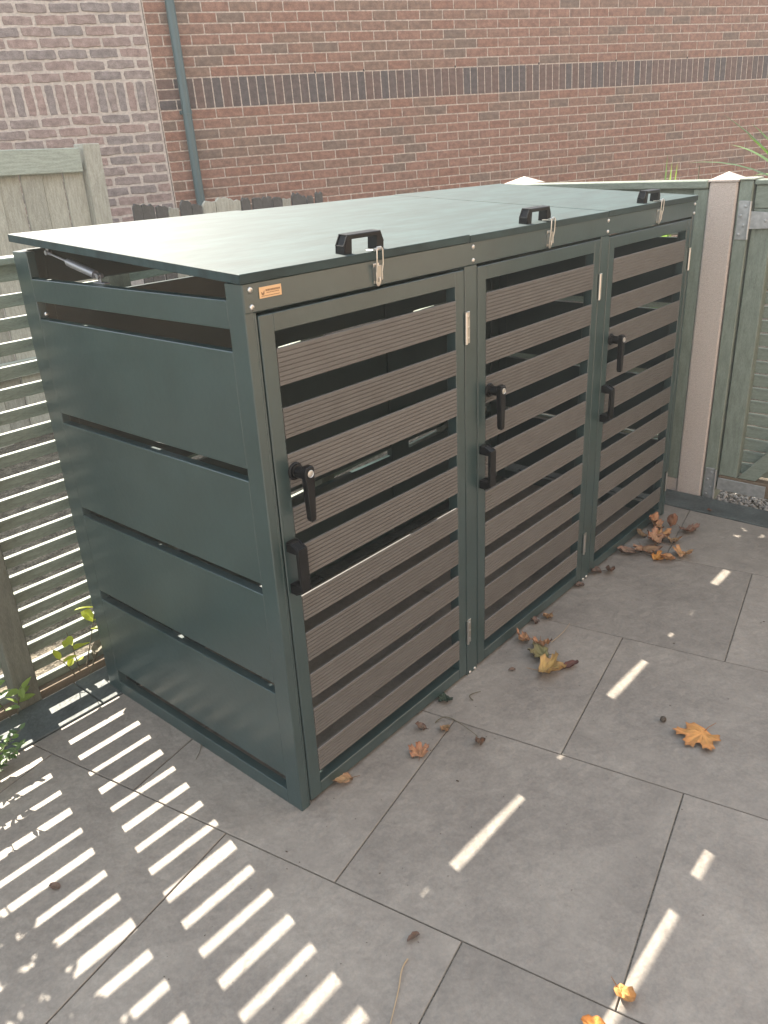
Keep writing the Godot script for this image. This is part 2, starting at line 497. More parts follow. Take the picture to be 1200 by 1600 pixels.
func brick_building() -> void:
	var s := Vector3(0.90419341, 0.02408869, 0.42644345)
	var n := Vector3(-0.42688651, 0.0177278, 0.90413143)
	var up := n.cross(s)
	var xf := Transform3D(Basis(s, up, n), Vector3(3.7675, 1.8158, -4.6767))
	var low := -1.95          # foot of the wall below the band's bottom line
	var top := 1.575
	var joint := -0.452
	# --- newer smooth wall, to the right of the movement joint
	var wall := thing("brick_wall", "smooth red brick building wall with a dark soldier course, right of the movement joint", "wall", xf)
	span("mortar", Vector3(joint, low, -0.30), Vector3(11.0, top, 0.0022), M.mortar, wall, 0.0)
	span("coping", Vector3(joint, top + 0.001, -0.33), Vector3(11.0, top + 0.06, 0.035), M.concrete, wall, 0.004)
	var list := []            # [s centre, h centre, length, tone]
	for row in range(-26, 24):
		if row >= 0 and row < 3: continue
		var h := row * 0.075 + 0.0375
		if h > top - 0.03: continue
		var off: float = 0.0 if posmod(row, 2) == (1 if row < 0 else 1) else 0.1125
		for k in range(-3, 50):
			var a: float = max(k * 0.225 - off, joint + 0.004)
			var b: float = min((k + 1) * 0.225 - off, 11.0)
			if b - a < 0.03: continue
			list.append([(a + b) / 2, h, b - a - 0.010])
	var sold := []
	for k in range(-3, 146): sold.append([k * 0.075 + 0.0375, 0.1125])
	for k in 3:               # the band becomes three dark courses beside the joint
		var h := 0.0375 + k * 0.075
		var mid: float = -0.31 if k % 2 == 0 else -0.26
		for ab in [[joint + 0.004, mid], [mid, -0.227]]:
			if ab[1] - ab[0] > 0.03:
				put("brick", box(Vector3(ab[1] - ab[0] - 0.009, 0.065, 0.012), 0.0025), M["soldier%d" % rng.randi_range(0, 3)], wall, at((ab[0] + ab[1]) / 2, h, 0.0))
	var eye := xf.affine_inverse() * Vector3(-0.9128, 1.3886, 1.1179)
	var seen := func(e): return e[1] > -0.95 and e[1] < 0.92 and e[0] < 6.5
	list.sort_custom(func(p, q):
		var vp: bool = seen.call(p)
		var vq: bool = seen.call(q)
		if vp != vq: return vp
		return Vector2(p[0] - eye.x, p[1] - eye.y).length_squared() < Vector2(q[0] - eye.x, q[1] - eye.y).length_squared())
	var sold_near := 80
	var near := 300 - sold_near - 5
	var tones := [0, 1, 2, 3, 4, 0, 1, 2, 4, 3, 5, 1]
	for k in near:
		var b = list[k]
		put("brick", box(Vector3(snappedf(b[2], 0.001), 0.065, 0.012), 0.0025), M["brick%d" % tones[rng.randi_range(0, 11)]], wall, turned(b[0], b[1], rng.randf_range(-0.0012, 0.0012), Vector3(rng.randf_range(-0.01, 0.01), rng.randf_range(-0.003, 0.003), rng.randf_range(-0.004, 0.004))))
	for k in sold_near:
		put("brick", box(Vector3(0.065, 0.215, 0.012), 0.0025), M["soldier%d" % rng.randi_range(0, 3)], wall, turned(sold[k][0], sold[k][1], rng.randf_range(-0.0012, 0.0012), Vector3(0, rng.randf_range(-0.01, 0.01), rng.randf_range(-0.004, 0.004))))
	var rest := list.size() - near + sold.size() - sold_near
	var mm := MultiMesh.new()
	mm.transform_format = MultiMesh.TRANSFORM_3D
	mm.use_colors = true
	mm.mesh = box(Vector3(0.215, 0.065, 0.012), 0.0025)
	mm.instance_count = rest
	var i := 0
	for k in range(near, list.size()):
		var b = list[k]
		mm.set_instance_transform(i, Transform3D(Basis.from_euler(Vector3(rng.randf_range(-0.01, 0.01), 0, 0)).scaled(Vector3(b[2] / 0.215, 1, 1)), Vector3(b[0], b[1], rng.randf_range(-0.0012, 0.0012))))
		var c: Color = M["brick%d" % tones[rng.randi_range(0, 11)]].albedo_color
		mm.set_instance_color(i, c.srgb_to_linear())
		i += 1
	for k in range(sold_near, sold.size()):
		mm.set_instance_transform(i, Transform3D(Basis(Vector3.BACK, PI / 2), Vector3(sold[k][0], sold[k][1], rng.randf_range(-0.001, 0.001))))
		var c: Color = M["soldier%d" % rng.randi_range(0, 3)].albedo_color
		mm.set_instance_color(i, c.srgb_to_linear())
		i += 1
	var mi := MultiMeshInstance3D.new()
	mi.name = "bricks"
	mi.multimesh = mm
	mi.material_override = M.brick_many
	mi.set_meta("kind", "stuff")
	wall.add_child(mi)
	# weep vents above the band
	for k in [1, 3, 7, 11, 15, 19]:
		span("weep_hole", Vector3(k * 0.225 + 0.663, 0.222, 0.002), Vector3(k * 0.225 + 0.673, 0.240, 0.009), M.black, wall, 0.001)
	# --- older rough wall, left of the joint
	var old := thing("brick_wall", "older rough greyish brick wall with thick pale mortar, left of the movement joint", "wall", xf)
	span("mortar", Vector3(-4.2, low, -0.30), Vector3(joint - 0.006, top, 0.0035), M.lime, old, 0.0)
	span("coping", Vector3(-4.2, top + 0.001, -0.33), Vector3(joint - 0.006, top + 0.06, 0.035), M.concrete, old, 0.004)
	var count := 0
	for row in range(-14, 21):
		if row >= 0 and row < 3: continue
		var h := row * 0.075 + 0.0375
		var right := joint - 0.012
		var k := 0
		while right > -2.1 and h < top - 0.03:
			var len := 0.225
			if k == 0 and posmod(row, 2) == 0: len = 0.1125
			var sz := Vector3(snappedf(len - 0.019, 0.0005), 0.058, 0.016)
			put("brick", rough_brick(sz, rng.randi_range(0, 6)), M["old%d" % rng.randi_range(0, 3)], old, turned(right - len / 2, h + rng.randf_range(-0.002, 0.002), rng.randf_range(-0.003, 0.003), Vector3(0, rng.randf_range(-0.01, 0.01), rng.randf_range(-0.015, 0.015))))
			right -= len
			k += 1
			count += 1
	for k in 24:
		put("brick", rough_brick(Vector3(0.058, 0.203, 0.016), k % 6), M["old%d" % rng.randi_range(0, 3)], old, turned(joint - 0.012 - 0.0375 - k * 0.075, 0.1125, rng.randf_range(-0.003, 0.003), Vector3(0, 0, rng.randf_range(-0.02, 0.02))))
	span("joint_filler", Vector3(joint - 0.005, low, -0.02), Vector3(joint - 0.001, top, -0.008), M.joint, old, 0.0)
	# --- downpipe
	var pipe := thing("downpipe", "dark grey green rainwater downpipe fixed to the brick wall beside the movement joint", "pipe", xf)
	var st := start()
	add_tube(st, PackedVector3Array([Vector3(-0.25, -1.7, 0.055), Vector3(-0.25, top - 0.05, 0.055)]), 0.036, 20)
	put("pipe", st.commit(), M.pipe, pipe)
	for h in [-0.02, 1.2]:
		st = start()
		add_tube(st, PackedVector3Array([Vector3(-0.25, h - 0.016, 0.055), Vector3(-0.25, h + 0.016, 0.055)]), 0.040, 20)
		add_span(st, Vector3(-0.300, h - 0.014, 0.010), Vector3(-0.200, h + 0.014, 0.022), 0.002)
		add_span(st, Vector3(-0.29, h - 0.010, 0.022), Vector3(-0.21, h + 0.010, 0.055), 0.002)
		put("bracket", st.commit(), M.pipe, pipe)

# the sunlit house on the photographer's side: it warms the front of the store and shows in its paint
func opposite_house() -> void:
	var house := thing("house", "warm brown brick house wall facing the bin store across the patio", "house", at(1.6, 0, 4.7))
	span("wall", Vector3(-5.5, -0.02, 0.0), Vector3(7.5, 5.0, 0.3), M.render, house, 0.0)
	for x in [-2.6, 3.6]:
		var w := span("window", Vector3(x - 0.6, 1.0, -0.03), Vector3(x + 0.6, 2.1, -0.002), M.frame, house, 0.004)
		for q in [-0.29, 0.29]:
			put("pane", box(Vector3(0.52, 0.98, 0.006), 0.0), M.pane, w, at(q, 0, -0.016))
	span("roof", Vector3(-5.8, 5.002, -0.35), Vector3(7.8, 5.12, 0.8), M.slate, house, 0.01)

# ---------------------------------------------------------------- timber fences
func palings() -> void:
	var z := -3.4
	var f := thing("paling_fence", "pale weathered board fence panel with top rail and end post, behind the slatted fence", "fence", at(0, 0, z))
	var x := 1.72
	for k in 19:
		var w := 0.124
		var m: Material = M["pale%d" % rng.randi_range(0, 3)]
		put("board", box(Vector3(w - 0.004, 1.46, 0.018), 0.003), m, f, turned(x - w / 2, 0.71 + rng.randf_range(-0.006, 0.006), (0.006 if k % 2 == 0 else -0.006), Vector3(0, rng.randf_range(-0.03, 0.03), rng.randf_range(-0.003, 0.003))))
		x -= w
	span("top_rail", Vector3(-0.9, 1.39, 0.016), Vector3(1.705, 1.515, 0.050), M.pale_rail, f, 0.004)
	span("low_rail", Vector3(-0.9, 0.35, 0.016), Vector3(1.705, 0.44, 0.050), M.pale_rail, f, 0.004)
	span("post", Vector3(1.726, -0.03, -0.045), Vector3(1.832, 1.535, 0.055), M.pale0, f, 0.004)
	# darker broken palings along the wall
	var d := thing("paling_fence", "low dark weathered fence of ragged uneven palings against the brick wall", "fence", at(0, 0, -3.55))
	x = 2.10
	for k in 18:
		var w := rng.randf_range(0.070, 0.100)
		var pale := k in [6, 7, 8]
		if pale: w = 0.115
		var hgt := 1.185 + rng.randf_range(-0.022, 0.022) + (0.02 if pale else 0.0) - 0.002 * k
		var poly := pv([-w / 2 + 0.004, 0.0, w / 2 - 0.004, 0.0, w / 2 - 0.004, hgt - rng.randf_range(0, 0.03), w * 0.22, hgt - rng.randf_range(0, 0.012), 0.0, hgt - rng.randf_range(0, 0.02), -w * 0.25, hgt, -w / 2 + 0.004, hgt - rng.randf_range(0.004, 0.03)])
		var st := start()
		add_prism(st, poly, 0.018, Transform3D(), 0.002)
		put("board", st.commit(), M.pale2 if pale else (M.pale3 if k % 5 == 3 else M.dark_pale), d, turned(x + w / 2, 0, rng.randf_range(-0.008, 0.008), Vector3(0, rng.randf_range(-0.06, 0.06), rng.randf_range(-0.01, 0.01))))
		x += w
	span("rail", Vector3(2.1, 0.9, -0.06), Vector3(x, 0.98, -0.018), M.dark_pale, d, 0.003)

var tops := [1.1848, 1.1129, 1.0555, 0.9956, 0.9362, 0.8807, 0.8223, 0.7664, 0.71, 0.6475, 0.5924, 0.5382, 0.4818, 0.4289, 0.3714, 0.319, 0.2641, 0.2092, 0.1518, 0.0914, 0.0305]

func rear_fence() -> void:
	var f := thing("slatted_fence", "pale green fence of narrow horizontal slats behind the bin store", "fence", at(0, 0, -0.972))
	for k in tops.size():
		var h := 0.0310 if k > 0 else 0.040
		var y: float = tops[k]
		# one length per bay; behind the store tilted to shape the sun patches
		for b in [[-2.2, -0.1935, 0.0], [-0.1925, 0.3625, 0.0], [0.3635, 1.0955, 0.035], [1.0965, 1.8745, 0.035], [1.8755, 2.40, 0.03]]:
			var long: float = b[1] - b[0]
			put("slat", box(Vector3(long, h, 0.018), 0.002), M.green, f, turned((b[0] + b[1]) / 2, y - h / 2 + (b[2] * long / 2 + 0.014 if b[0] > 0.3 else 0.0), -0.0095, Vector3(0, 0, b[2])))
	span("cap_rail", Vector3(-2.2, 1.186, -0.042), Vector3(2.38, 1.203, 0.026), M.green, f, 0.003)
	for r in [-0.159, 0.363, 1.096, 1.875, -1.1, -1.9]:
		span("post", Vector3(r - 0.067, -0.05, 0.001), Vector3(r, 1.1855, 0.055), M.post, f, 0.003)
	span("gravel_board", Vector3(-2.2, -0.04, 0.002), Vector3(2.3, 0.010, 0.034), M.brown_board, f, 0.003)

func side_fence_and_gate() -> void:
	var f := thing("side_fence", "dark green fence run with capped top rail between the two concrete posts", "fence", at(2.34, 0, 0))
	span("top_rail", Vector3(-0.030, 1.222, -0.93), Vector3(0.045, 1.252, -0.058), M.green_across, f, 0.004)
	for k in 18:
		var y := 1.085 - k * 0.0575
		span("slat", Vector3(0.012, y - 0.032, -0.93), Vector3(0.028, y, -0.125), M.green_across, f, 0.002)
	span("top_board", Vector3(0.006, 1.112, -0.93), Vector3(0.028, 1.2215, -0.1135), M.green_across, f, 0.002)
	span("post", Vector3(-0.020, 0.055, -0.113), Vector3(0.055, 1.221, -0.057), M.green_up, f, 0.004)
	span("post_foot", Vector3(-0.016, -0.03, -0.112), Vector3(0.050, 0.054, -0.058), M.concrete, f, 0.004)
	for spec in [[Vector3(2.315, 0, -0.055), Vector3(2.418, 0, 0.048), "speckled pinkish concrete fence post with pyramid top beside the green gate"], [Vector3(2.41, 0, -0.99), Vector3(2.51, 0, -0.89), "sunlit concrete post with broad pyramid cap behind the far end of the bin store"]]:
		var a: Vector3 = spec[0]
		var b: Vector3 = spec[1]
		var p := thing("concrete_post", spec[2], "post", at((a.x + b.x) / 2, 0, (a.z + b.z) / 2), "concrete fence posts")
		var hx := (b.x - a.x) / 2
		var hz := (b.z - a.z) / 2
		span("shaft", Vector3(-hx, -0.1, -hz), Vector3(hx, 1.2445, hz), M.concrete, p, 0.005)
		var st := start()
		var o := 0.004 if a.z > -0.5 else 0.016
		var base := [Vector3(-hx - o, 1.245, -hz - o), Vector3(hx + o, 1.245, -hz - o), Vector3(hx + o, 1.245, hz + o), Vector3(-hx - o, 1.245, hz + o)]
		var ins := Vector3(0, 1.252, 0)
		var lift := Vector3(0, 0.006, 0)
		for k in 4:
			quad(st, base[k], base[(k + 1) % 4], base[(k + 1) % 4] + lift, base[k] + lift, ins)
			tri(st, base[k] + lift, base[(k + 1) % 4] + lift, Vector3(0.004, 1.278, -0.003), ins)
		quad(st, base[0], base[1], base[2], base[3], ins)
		put("cap", st.commit(), M.concrete, p)
	# gate post and gate
	var gp := thing("gate_post", "green timber gate post standing between the concrete post and the gate", "post", at(2.335, 0, 0.078))
	span("post", Vector3(-0.012, -0.05, -0.0255), Vector3(0.070, 1.248, 0.0235), M.green_up, gp, 0.003)
	span("cap", Vector3(-0.018, 1.2485, -0.0265), Vector3(0.074, 1.256, 0.030), M.pale_rail, gp, 0.002)
	var g := thing("gate", "green slatted timber gate with diagonal brace and galvanised hinges", "gate", at(2.335, 0, 0))
	span("stile", Vector3(0, 0.105, 0.1085), Vector3(0.045, 1.150, 0.182), M.green_up, g, 0.003)
	span("stile", Vector3(0, 0.105, 1.03), Vector3(0.045, 1.150, 1.104), M.green_up, g, 0.003)
	span("top_rail", Vector3(0, 1.151, 0.1085), Vector3(0.045, 1.232, 1.104), M.green_across, g, 0.003)
	span("capping", Vector3(-0.012, 1.2325, 0.105), Vector3(0.057, 1.250, 1.108), M.green_across, g, 0.003)
	span("bottom_rail", Vector3(0, 0.040, 0.1085), Vector3(0.045, 0.104, 1.104), M.brown_board, g, 0.003)
	for k in 20:
		var y := 0.156 + k * 0.0533
		if y > 1.15: break
		span("slat", Vector3(0.0455, y - 0.043, 0.112), Vector3(0.066, y, 1.100), M.green_across, g, 0.002)
	var a := Vector2(0.180, 0.105)
	var st := start()
	add_prism(st, pv([0.183, 0.106, 0.255, 0.106, 1.029, 1.06, 1.029, 1.149, 0.980, 1.149]), 0.020, Transform3D(Basis(Vector3(0, 0, 1), Vector3(0, 1, 0), Vector3(-1, 0, 0)), Vector3(0.0115, 0, 0)), 0.002)
	put("brace", st.commit(), M.green_across, g)
	for y in [1.111, 0.065]:
		var hg := start()
		add_span(hg, Vector3(-0.0155, y - 0.068, 0.0585), Vector3(-0.0125, y + 0.068, 0.0975), 0.001)
		var o2 := start()
		for k in 4:
			add_lathe(hg, [Vector2(0.0065, 0.0), Vector2(0.0055, 0.002), Vector2(0.0, 0.0028)], 8, Transform3D(Basis(Vector3(0, 1, 0), Vector3(-1, 0, 0), Vector3(0, 0, 1)), Vector3(-0.0155, y - 0.05 + k * 0.033, 0.070 + (k % 2) * 0.014)))
		add_tube(hg, PackedVector3Array([Vector3(-0.019, y - 0.066, 0.1025), Vector3(-0.019, y + 0.066, 0.1025)]), 0.005, 10)
		if y > 0.5:
			add_prism(hg, pv([0.105, y - 0.030, 0.105, y + 0.032, 0.42, y + 0.014, 0.44, y, 0.42, y - 0.014]), 0.003, Transform3D(Basis(Vector3(0, 0, 1), Vector3(0, 1, 0), Vector3(-1, 0, 0)), Vector3(-0.0150, 0, 0)), 0.0005)
			for k in 3:
				add_lathe(hg, [Vector2(0.0065, 0.0), Vector2(0.0055, 0.002), Vector2(0.0, 0.0028)], 8, Transform3D(Basis(Vector3(0, 1, 0), Vector3(-1, 0, 0), Vector3(0, 0, 1)), Vector3(-0.0165, y, 0.16 + k * 0.10)))
		else:
			add_span(hg, Vector3(-0.004, y - 0.024, 0.109), Vector3(-0.0015, y + 0.028, 0.30), 0.001)
		put("hinge", hg.commit(), M.zinc, g)

# ---------------------------------------------------------------- the bin store
func bridge_handle() -> ArrayMesh:
	# along local x, standing on local y = 0; chamfered shoulders with sunk screw sockets
	if cache.has("handle"): return cache.handle
	var st := start()
	var L := 0.059
	var d := 0.026
	add_prism(st, pv([-L, 0, -L, 0.013, -L + 0.012, 0.036, L - 0.012, 0.036, L, 0.013, L, 0, L - 0.022, 0, L - 0.022, 0.027, -L + 0.022, 0.027, -L + 0.022, 0]), d, Transform3D(), 0.0012)
	# raised rims round the sockets on the sloping shoulders
	for s in [-1.0, 1.0]:
		var along := Vector3(s * -0.012, 0.023, 0).normalized()
		var nrm := Vector3(s * -0.023, -0.012, 0).normalized() * -1.0
		var c := Vector3(s * (L - 0.006), 0.0245, 0)
		var b := Basis(Vector3(0, 0, 1), along, nrm)
		for q in [[-0.0105, 0.0, 0.003, 0.024], [0.0105, 0.0, 0.003, 0.024], [0.0, 0.0112, 0.024, 0.0025], [0.0, -0.0112, 0.024, 0.0025]]:
			add_box(st, Vector3(q[2], q[3], 0.003), 0.0006, Transform3D(b, c + b * Vector3(q[0], q[1], 0.0008)))
	cache.handle = st.commit()
	return cache.handle

func board_profile(h: float) -> PackedVector2Array:
	# x is depth (front positive), y is height; fine grooves run along the board
	var p := PackedVector2Array([Vector2(0.0055, -h / 2), Vector2(0.009, -h / 2), Vector2(0.010, -h / 2 + 0.001)])
	var n := int(round(h / 0.0088))
	var step := h / n
	for k in range(1, n):
		var y := -h / 2 + k * step
		p.append(Vector2(0.010, y - 0.0009)); p.append(Vector2(0.0080, y - 0.0007)); p.append(Vector2(0.0080, y + 0.0007)); p.append(Vector2(0.010, y + 0.0009))
	p.append(Vector2(0.010, h / 2 - 0.001)); p.append(Vector2(0.009, h / 2)); p.append(Vector2(0.0055, h / 2))
	return p

func sheet(called: String, parent: Node, x0: float, x1: float, slots: Array, z0: float, z1: float, along_z: bool, end0: float, end1: float, height: float, top_notch: float) -> void:
	# a folded sheet with long slots: two uprights and the plates between them, butted into one part
	var st := start()
	var A := func(u, y, w): return Vector3(w, y, u) if along_z else Vector3(u, y, w)
	add_span(st, A.call(x0, 0.0, z0), A.call(x0 + end0, height if not along_z else 1.228, z1), 0.0015)
	add_span(st, A.call(x1 - end1, 0.0, z0), A.call(x1, top_notch, z1), 0.0015)
	var y := 0.0
	for s in slots:
		add_span(st, A.call(x0 + end0 - 0.0012, y, z0), A.call(x1 - end1 + 0.0012, s[0], z1), 0.0012)
		y = s[1]
	put(called, st.commit(), M.coat, parent)

func screw(parent: Node, x: float, y: float, z: float) -> void:
	if not cache.has("screw"):
		var st := start()
		add_lathe(st, [Vector2(0.0056, 0.0), Vector2(0.0052, 0.0016), Vector2(0.0038, 0.0030), Vector2(0.0020, 0.0036)], 12)
		add_lathe(st, [Vector2(0.0020, 0.0036), Vector2(0.0016, 0.0022), Vector2(0.0, 0.0022)], 6)
		cache.screw = st.commit()
	put("screw", cache.screw, M.steel, parent, Transform3D(Basis(Vector3.RIGHT, PI / 2), Vector3(x, y, z)))

func bin_store() -> void:
	var s := thing("bin_store", "dark grey green metal triple bin store with slatted doors and lift up lids", "bin store")
	var W := 2.057
	var D := 0.816
	# end panels, one folded sheet each
	var slots := [[0.041, 0.081], [0.315, 0.343], [0.567, 0.592], [0.821, 0.847], [1.076, 1.117], [1.168, 1.168]]
	sheet("end_panel", s, -D, -0.0, slots, 0.0, 0.022, true, 0.064, 0.047, 0.0, 1.199)
	sheet("end_panel", s, -D, -0.0, slots, W - 0.022, W, true, 0.064, 0.047, 0.0, 1.199)
	# front posts, head rail
	for p in [[0.0225, 0.0275], [0.667, 0.7165], [1.3515, 1.4035], [2.0385, 2.0345]]:
		if p[1] - p[0] > 0.01:
			span("front_post", Vector3(p[0], 0.0, -0.045), Vector3(p[1], 1.1465, -0.0005), M.coat, s, 0.0015)
	span("front_post", Vector3(0.0222, 0.0, -0.040), Vector3(0.0275, 1.1465, -0.0008), M.coat, s, 0.001)
	span("front_post", Vector3(2.0380, 0.0, -0.040), Vector3(2.0348, 1.1465, -0.0008), M.coat, s, 0.001)
	span("head_rail", Vector3(0.0005, 1.147, -0.030), Vector3(W - 0.0005, 1.1985, 0.0015), M.coat, s, 0.0015)
	span("threshold", Vector3(0.0222, 0.0, -0.060), Vector3(W - 0.0222, 0.008, -0.030), M.coat, s, 0.001)
	for x in [0.017, 0.697, 1.386, 2.043]:
		for y in [1.187, 1.157]: screw(s, x, y, 0.0015)
	for x in [0.680, 0.704, 1.366, 1.390]: screw(s, x, 0.006, -0.0003)
	# rear frame and boards, slots stand higher than those of the ends
	var rs := [[0.041, 0.081], [0.330, 0.358], [0.582, 0.607], [0.826, 0.856], [1.108, 1.143], [1.246, 1.246]]
	var bays := [[0.0224, 0.064], [0.607, 0.710], [1.291, 1.395], [1.976, W - 0.0224]]
	for b in bays:
		span("rear_post", Vector3(b[0], 0.0, -D), Vector3(b[1], 1.230 if b[0] < 0.5 else 1.246, -D + 0.026), M.coat, s, 0.0015)
	for k in 3:
		var y := 0.0
		for r in rs:
			span("rear_board", Vector3(bays[k][1] + 0.0003, y, -D + 0.001), Vector3(bays[k + 1][0] - 0.0003, r[0], -D + 0.020), M.coat, s, 0.0012)
			y = r[1]
		if k > 0:
			span("rear_board", Vector3([0, 0.80, 1.3953][k], 1.1083, -D + 0.002), Vector3(bays[k + 1][0] - 0.0003, 1.1427, -D + 0.019), M.coat, s, 0.0012)  # added strip filling the upper slot, only to stop sun passing through
			span("sun_stop_plate", Vector3(bays[k][1] + 0.0003, 0.815, -D + 0.0205), Vector3(bays[k][1] + 0.058, 0.870, -D + 0.0235), M.coat, s, 0.0008)  # added plate covering the slot's end to cut off a sun patch
	# doors
	var boards := [[1.003, 1.074], [0.898, 0.959], [0.795, 0.866], [0.694, 0.752], [0.589, 0.663], [0.487, 0.548], [0.383, 0.456], [0.284, 0.348], [0.179, 0.254], [0.077, 0.140]]
	var doors := [[0.031, 0.663], [0.720, 1.348], [1.4065, 2.0315]]
	for d in doors:
		var x0: float = d[0]
		var x1: float = d[1]
		var st := start()
		add_span(st, Vector3(x0, 0.010, -0.028), Vector3(x0 + 0.035, 1.1395, 0.0), 0.0015)
		add_span(st, Vector3(x1 - 0.035, 0.010, -0.028), Vector3(x1, 1.1395, 0.0), 0.0015)
		add_span(st, Vector3(x0 + 0.0346, 1.1055, -0.028), Vector3(x1 - 0.0346, 1.1395, -0.0003), 0.0012)
		add_span(st, Vector3(x0 + 0.0346, 0.010, -0.028), Vector3(x1 - 0.0346, 0.043, -0.0003), 0.0012)
		var door := put("door", st.commit(), M.coat, s)
		for b in boards:
			var h: float = b[1] - b[0]
			var key := "slat%.3f%.3f" % [h, x1 - x0]
			if not cache.has(key):
				var bs := start()
				add_prism(bs, board_profile(h), x1 - x0 - 0.0704, Transform3D(Basis(Vector3(0, 0, 1), Vector3(0, 1, 0), Vector3(-1, 0, 0)), Vector3.ZERO))
				cache[key] = bs.commit()
			put("slat", cache[key], M["board%d" % rng.randi_range(0, 2)], door, at((x0 + x1) / 2, (b[0] + b[1]) / 2, -0.0095))
		# hinges on the right, lever lock and grab handle on the left
		for y in [1.004, 0.150]:
			var hs := start()
			add_span(hs, Vector3(x1 + 0.0045, y - 0.038, 0.0), Vector3(x1 + 0.0200, y + 0.038, 0.0025), 0.0008)
			add_tube(hs, PackedVector3Array([Vector3(x1 + 0.0020, y - 0.038, 0.004), Vector3(x1 + 0.0020, y + 0.038, 0.004)]), 0.0042, 10)
			for q in [-0.026, 0.0, 0.026]:
				add_lathe(hs, [Vector2(0.0042, 0.0), Vector2(0.0036, 0.0014), Vector2(0.0, 0.0020)], 10, Transform3D(Basis(Vector3.RIGHT, PI / 2), Vector3(x1 + 0.0130, y + q, 0.0025)))
			put("hinge", hs.commit(), M.steel, door)
		put("grab_handle", bridge_handle(), M.black, door, Transform3D(Basis(Vector3(0, 1, 0), Vector3(0, 0, 1), Vector3(1, 0, 0)), Vector3(x0 + 0.019, 0.628, 0.0)))
		var ls := start()
		var hub := Transform3D(Basis(Vector3.RIGHT, PI / 2), Vector3(x0 + 0.050, 0.828, -0.003))
		add_lathe(ls, [Vector2(0.0185, 0.0), Vector2(0.0185, 0.006), Vector2(0.0165, 0.008), Vector2(0.0145, 0.008), Vector2(0.0145, 0.012), Vector2(0.012, 0.013), Vector2(0.012, 0.036), Vector2(0.0, 0.036)], 20, hub)
		add_prism(ls, pv([-0.0125, 0.012, -0.0085, 0.0185, 0.0085, 0.0185, 0.0125, 0.012, 0.0105, -0.030, 0.0075, -0.092, 0.0045, -0.098, -0.0045, -0.098, -0.0075, -0.092, -0.0105, -0.030]), 0.015, Transform3D(Basis(), Vector3(x0 + 0.050, 0.8265, 0.037)), 0.0018)
		put("lock_lever", ls.commit(), M.black, door)
		var ks := start()
		add_lathe(ks, [Vector2(0.0078, 0.0), Vector2(0.0078, 0.0016), Vector2(0.0068, 0.0024), Vector2(0.0060, 0.0014), Vector2(0.0020, 0.0018), Vector2(0.0018, 0.0002), Vector2(0.0, 0.0002)], 16, Transform3D(Basis(Vector3.RIGHT, PI / 2), Vector3(x0 + 0.050, 0.831, 0.0445)))
		put("lock_barrel", ks.commit(), M.steel, door)
	# lids: shallow trays sloping up to the back, with handles and the hooks of the toggle catches
	var rise := (1.267 - 1.216) / 0.814
	var ang := atan(rise)
	var slope := Basis(Vector3.RIGHT, ang)
	var lids := [[-0.006, 0.6790], [0.6820, 1.3792], [1.3816, 2.0575]]
	for k in 3:
		var x0: float = lids[k][0]
		var x1: float = lids[k][1]
		var lst := start()
		var len := 0.8156
		var tilt := Transform3D(slope, Vector3((x0 + x1) / 2, 1.216 - [0.0, 0.0022, 0.0010][k], 0.006))
		add_box(lst, Vector3(x1 - x0, 0.0030, len), 0.0010, tilt * at(0, -0.0015, -len / 2))
		add_box(lst, Vector3(x1 - x0, 0.0150, 0.0020), 0.0008, tilt * at(0, -0.0095, -0.0012))
		add_box(lst, Vector3(x1 - x0, 0.0150, 0.0020), 0.0008, tilt * at(0, -0.0095, -len + 0.0012))
		for e in [-1, 1]:
			add_box(lst, Vector3(0.0020, 0.0150, len - 0.0050), 0.0008, tilt * at(e * ((x1 - x0) / 2 - 0.0012), -0.0095, -len / 2))
		var lid := put("lid", lst.commit(), M.lid, s)
		var hx: float = [0.331, 1.008, 1.703][k]
		put("lid_handle", bridge_handle(), M.black, lid, Transform3D(slope, Vector3(hx, 1.2161 - [0.0, 0.0022, 0.0010][k] + rise * 0.026, -0.020)))
		# catch: hook plate on the lid, wire bail and lever on the head rail
		var cx: float = [0.352, 1.043, 1.736][k]
		var ks := start()
		add_span(ks, Vector3(cx - 0.010, 1.2168, -0.014), Vector3(cx + 0.010, 1.2190, 0.0085), 0.0008)
		add_tube(ks, PackedVector3Array([Vector3(cx - 0.010, 1.2192, 0.0080), Vector3(cx + 0.010, 1.2192, 0.0080)]), 0.0034, 8)
		put("catch_hook", ks.commit(), M.steel, lid)
		var cs := start()
		add_tube(cs, PackedVector3Array([Vector3(cx - 0.0085, 1.176, 0.011), Vector3(cx - 0.0095, 1.190, 0.0135), Vector3(cx - 0.0088, 1.2185, 0.0145), Vector3(cx - 0.006, 1.2235, 0.0125), Vector3(cx + 0.006, 1.2235, 0.0125), Vector3(cx + 0.0088, 1.2185, 0.0145), Vector3(cx + 0.0095, 1.190, 0.0135), Vector3(cx + 0.0085, 1.176, 0.011)]), 0.0016, 8)
		add_prism(cs, pv([-0.0085, 0.0, 0.0085, 0.0, 0.0085, -0.030, 0.0075, -0.036, 0.0040, -0.041, 0.0, -0.0425, -0.0040, -0.041, -0.0075, -0.036, -0.0085, -0.030]), 0.0020, Transform3D(Basis(Vector3.RIGHT, 0.10), Vector3(cx, 1.1885, 0.0105)), 0.0006)
		for e in [-1, 1]:
			add_box(cs, Vector3(0.0014, 0.026, 0.010), 0.0004, at(cx + e * 0.0092, 1.172, 0.0065))
		add_box(cs, Vector3(0.0035, 0.009, 0.0030), 0.0008, at(cx + 0.001, 1.160, 0.0108))
		add_span(cs, Vector3(cx - 0.009, 1.152, 0.0016), Vector3(cx + 0.009, 1.192, 0.0036), 0.0006)
		put("toggle_catch", cs.commit(), M.steel, s)
	# gas strut under the near lid
	var gs := start()
